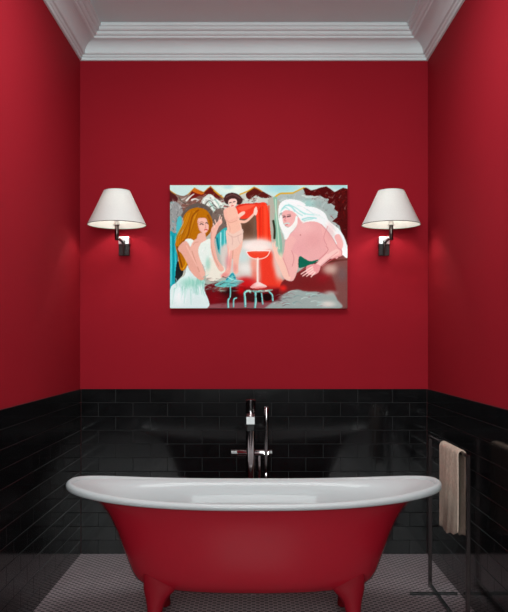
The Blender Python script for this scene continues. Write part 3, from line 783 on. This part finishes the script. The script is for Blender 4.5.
ell(300.5, 235, .8, .6, (180, 100, 100), .8)
for k in range(40):
    t = R.random(); i_ = R.uniform(-2.4, 2.4)
    P0 = catmull(C_((290, 215), (400, 225), (460, 255)) + D_((110, 300), (220, 350), (300, 440), (370, 540), (410, 640)), 6, False)
    a0 = int(t * (len(P0) - 9)); seg = [(p[0] + i_ * .9, p[1] + i_) for p in P0[a0:a0 + 9:2]]
    stroke(seg, R.choice([(246, 249, 248), (206, 218, 218), (186, 208, 208), (250, 250, 250)]), .8, .6, .3)
# man's arms
poly(C_((290, 560), (330, 520), (380, 560)) + G_((330, 60), (390, 110), (392, 190), (352, 315), (300, 330), (255, 290), (270, 200), (262, 60)), (230, 180, 176), .9); stroke(G_((330, 60), (350, 130), (335, 200)), PS, .7, .8)
poly(G_((165, 40), (175, 10), (192, 40), (215, 95), (245, 125), (262, 150), (290, 230), (320, 300), (300, 330), (255, 292), (215, 200), (185, 140), (172, 90)), (238, 196, 182)); stroke(G_((250, 125), (285, 210), (310, 290)), PS, .7, .7)
for p in (G_((172, 60), (160, 20), (163, -10)), G_((182, 50), (178, 10), (182, -20)), G_((195, 60), (200, 30))): stroke(p, (240, 200, 184), 1.1)
blob(281, 256, 1.6, 2.6, (238, 214, 190), .7)
poly(G_((400, 112), (452, 135), (500, 155), (570, 140), (530, 175), (450, 205), (392, 208)), (30, 106, 88)); stroke(G_((400, 120), (395, 200)), (40, 90, 80), .8)
stroke(H_((350, 20), (270, 95), (170, 185), (110, 230)), PL, 6.2, 1, 4.8); stroke(H_((340, -60), (362, 0), (345, 50)), (232, 180, 178), 6.5, 1, 6)
poly(D_((195, 412), (250, 470), (308, 550), (350, 625)) + H_((372, 40), (380, 100), (340, 118), (270, 130), (235, 60), (225, -20), (200, -100)), (230, 178, 176))
stroke(D_((195, 412), (250, 470), (308, 550), (350, 625)) + H_((374, 60), (372, 105)), (206, 136, 140), .8, .8)
stroke(H_((330, 70), (270, 105), (170, 185), (110, 230)), PL, 5.4, 1, 4.6)
stroke(H_((365, 105), (300, 130), (200, 200)), PS, .8, .7)
stroke(H_((235, 20), (250, 60), (170, 140)), PS, .8, .8); stroke(H_((180, 200), (250, 140), (340, 70)), PS, .7, .6)
stroke(H_((250, -160), (215, -60), (240, 10)), PS, .8, .6)
poly(H_((60, 200), (130, 180), (180, 195), (170, 250), (120, 280), (60, 260)), (226, 160, 162))
for p in (((110, 205), (10, 270)), ((115, 225), (25, 288)), ((120, 245), (60, 290)), ((135, 255), (100, 295))): stroke(H_(*p), (240, 206, 200), 1.6, 1, 1.1)
stroke(H_((0, 245), (60, 215), (110, 195)), PS, .6, .7)
blob(304, 228, 8, 5, (234, 190, 188), .5); blob(313, 240, 7, 6, (216, 152, 154), .35); blob(300, 248, 6, 5, (222, 160, 164), .4); blob(330, 232, 4, 8, (214, 148, 150), .35)

IMG = blur(IMG, .5); IMG = 128 + (IMG - 128) * 1.16; g_ = IMG.mean(-1, keepdims=True); IMG = g_ + (IMG - g_) * 1.06 + (-2, 2, 1)
IMG = np.clip(IMG, 0, 255) + NR.normal(0, 2.5, (GH, GW, 1))
lin = np.clip(IMG, 0, 255) / 255.0
lin = np.where(lin <= .04045, lin / 12.92, ((lin + .055) / 1.055) ** 2.4)

PD = .032; kp = (D - PD) / F
wx = (gx - 254) * kp; wz = H - (gy - 344) * kp
pcx_, pcz = (wx[0] + wx[-1]) / 2, (wz[0] + wz[-1]) / 2
xx, zz = np.meshgrid(wx - pcx_, wz - pcz)
co = np.zeros((GH * GW, 3)); co[:, 0] = xx.ravel(); co[:, 1] = -PD; co[:, 2] = zz.ravel()
idx = np.arange(GH * GW).reshape(GH, GW)
fq = np.stack([idx[1:, :-1], idx[1:, 1:], idx[:-1, 1:], idx[:-1, :-1]], -1).reshape(-1, 4)
xa, xb, za, zb_ = co[:, 0].min(), co[:, 0].max(), co[:, 2].min(), co[:, 2].max()
nb = len(co)
extra = np.array([(xa, -PD, za), (xb, -PD, za), (xb, -PD, zb_), (xa, -PD, zb_), (xa, E - .0004, za), (xb, E - .0004, za), (xb, E - .0004, zb_), (xa, E - .0004, zb_)])
side = np.array([(0, 4, 5, 1), (1, 5, 6, 2), (2, 6, 7, 3), (3, 7, 4, 0), (4, 7, 6, 5)]) + nb
me = bpy.data.meshes.new('picture')
me.from_pydata(np.vstack([co, extra]).tolist(), [], np.vstack([fq, side]).tolist())
ca = me.color_attributes.new('paint', 'FLOAT_COLOR', 'POINT')
buf = np.ones((nb + 8, 4)); buf[:nb, :3] = lin.reshape(-1, 3)
ca.data.foreach_set('color', buf.ravel().astype(np.float32))
pm = bpy.data.materials.new('oil_paint'); pm.use_nodes = True
nt = pm.node_tree; b = nt.nodes['Principled BSDF']; at = nt.nodes.new('ShaderNodeVertexColor'); at.layer_name = 'paint'
nt.links.new(at.outputs['Color'], b.inputs['Base Color']); b.inputs['Roughness'].default_value = .75; b.inputs['Specular IOR Level'].default_value = .06
nn = nt.nodes.new('ShaderNodeTexNoise'); nn.inputs['Scale'].default_value = 140; tcn = nt.nodes.new('ShaderNodeTexCoord'); nt.links.new(tcn.outputs['Object'], nn.inputs['Vector'])
bp = nt.nodes.new('ShaderNodeBump'); bp.inputs['Strength'].default_value = .1; bp.inputs['Distance'].default_value = .002
nt.links.new(nn.outputs['Fac'], bp.inputs['Height']); nt.links.new(bp.outputs['Normal'], b.inputs['Normal'])
me.materials.append(pm); me.materials.append(M['canvas_side'])
me.polygons.foreach_set('material_index', np.r_[np.zeros(len(fq), np.int32), np.ones(5, np.int32)])
po = bpy.data.objects.new('picture', me); COL.objects.link(po); po.location = (pcx_, 0, pcz)
tag(po, 'frameless painting of a golden-haired woman, small figure and white-bearded man on red wall', 'painting')

# ------------------------------------------------------------------ light
def area(name, loc, aim, sx, sy, power, col=(1, 1, 1), spread=PI):
    l = bpy.data.lights.new(name, 'AREA'); l.shape = 'RECTANGLE'; l.size, l.size_y, l.energy, l.color = sx, sy, power, col
    l.spread = spread
    o = bpy.data.objects.new(name, l); COL.objects.link(o); o.location = loc
    o.rotation_euler = (Vector(aim) - Vector(loc)).to_track_quat('-Z', 'Y').to_euler(); return o


area('ceiling_light', (0, -1.75, CEIL - .03), (0, -1.75, 0), 1.0, 1.0, 42, (.95, 1, 1))
area('room_light', (0, -7.1, 2.05), (0, 0, 2.25), 2.0, 2.0, 182, (.94, 1, 1))
for L_ in (lamp, lamp2):
    l = bpy.data.lights.new('lamp_bulb_light', 'POINT'); l.energy = 4.5; l.color = (1, .92, .84); l.shadow_soft_size = .03
    o = bpy.data.objects.new('lamp_bulb_light', l); COL.objects.link(o); o.location = (L_.location.x, -LD, zb0 + .10 + .045)
for x, y in ((-.77, -3.1), (.77, -3.1)):                               # unseen spots added under the ceiling to put glints in the bath
    l = bpy.data.lights.new('glint_spot', 'SPOT'); l.energy = 16; l.color = (1, .99, .96); l.shadow_soft_size = .035; l.spot_size = 1.5; l.spot_blend = .8
    o = bpy.data.objects.new('glint_spot', l); COL.objects.link(o); o.location = (x, y, CEIL - .03)
w = bpy.data.worlds.new('World'); S.world = w; w.use_nodes = True
w.node_tree.nodes['Background'].inputs[0].default_value = (.03, .028, .028, 1)

# ------------------------------------------------------------------ camera
cd = bpy.data.cameras.new('Camera'); cam = bpy.data.objects.new('Camera', cd); COL.objects.link(cam)
cam.location = (0, -D, H); cam.rotation_euler = (PI / 2, 0, 0)
cd.sensor_fit = 'AUTO'; cd.sensor_width = 36; cd.lens = F * 36 / 612; cd.shift_y = 38 / 612.0
cd.clip_start = .05
S.camera = cam
S.view_settings.view_transform = 'Standard'; S.view_settings.look = 'None'
S.cycles.use_denoising = True
S.cycles.max_bounces = 10; S.cycles.diffuse_bounces = 6
S.cycles.sample_clamp_indirect = 4
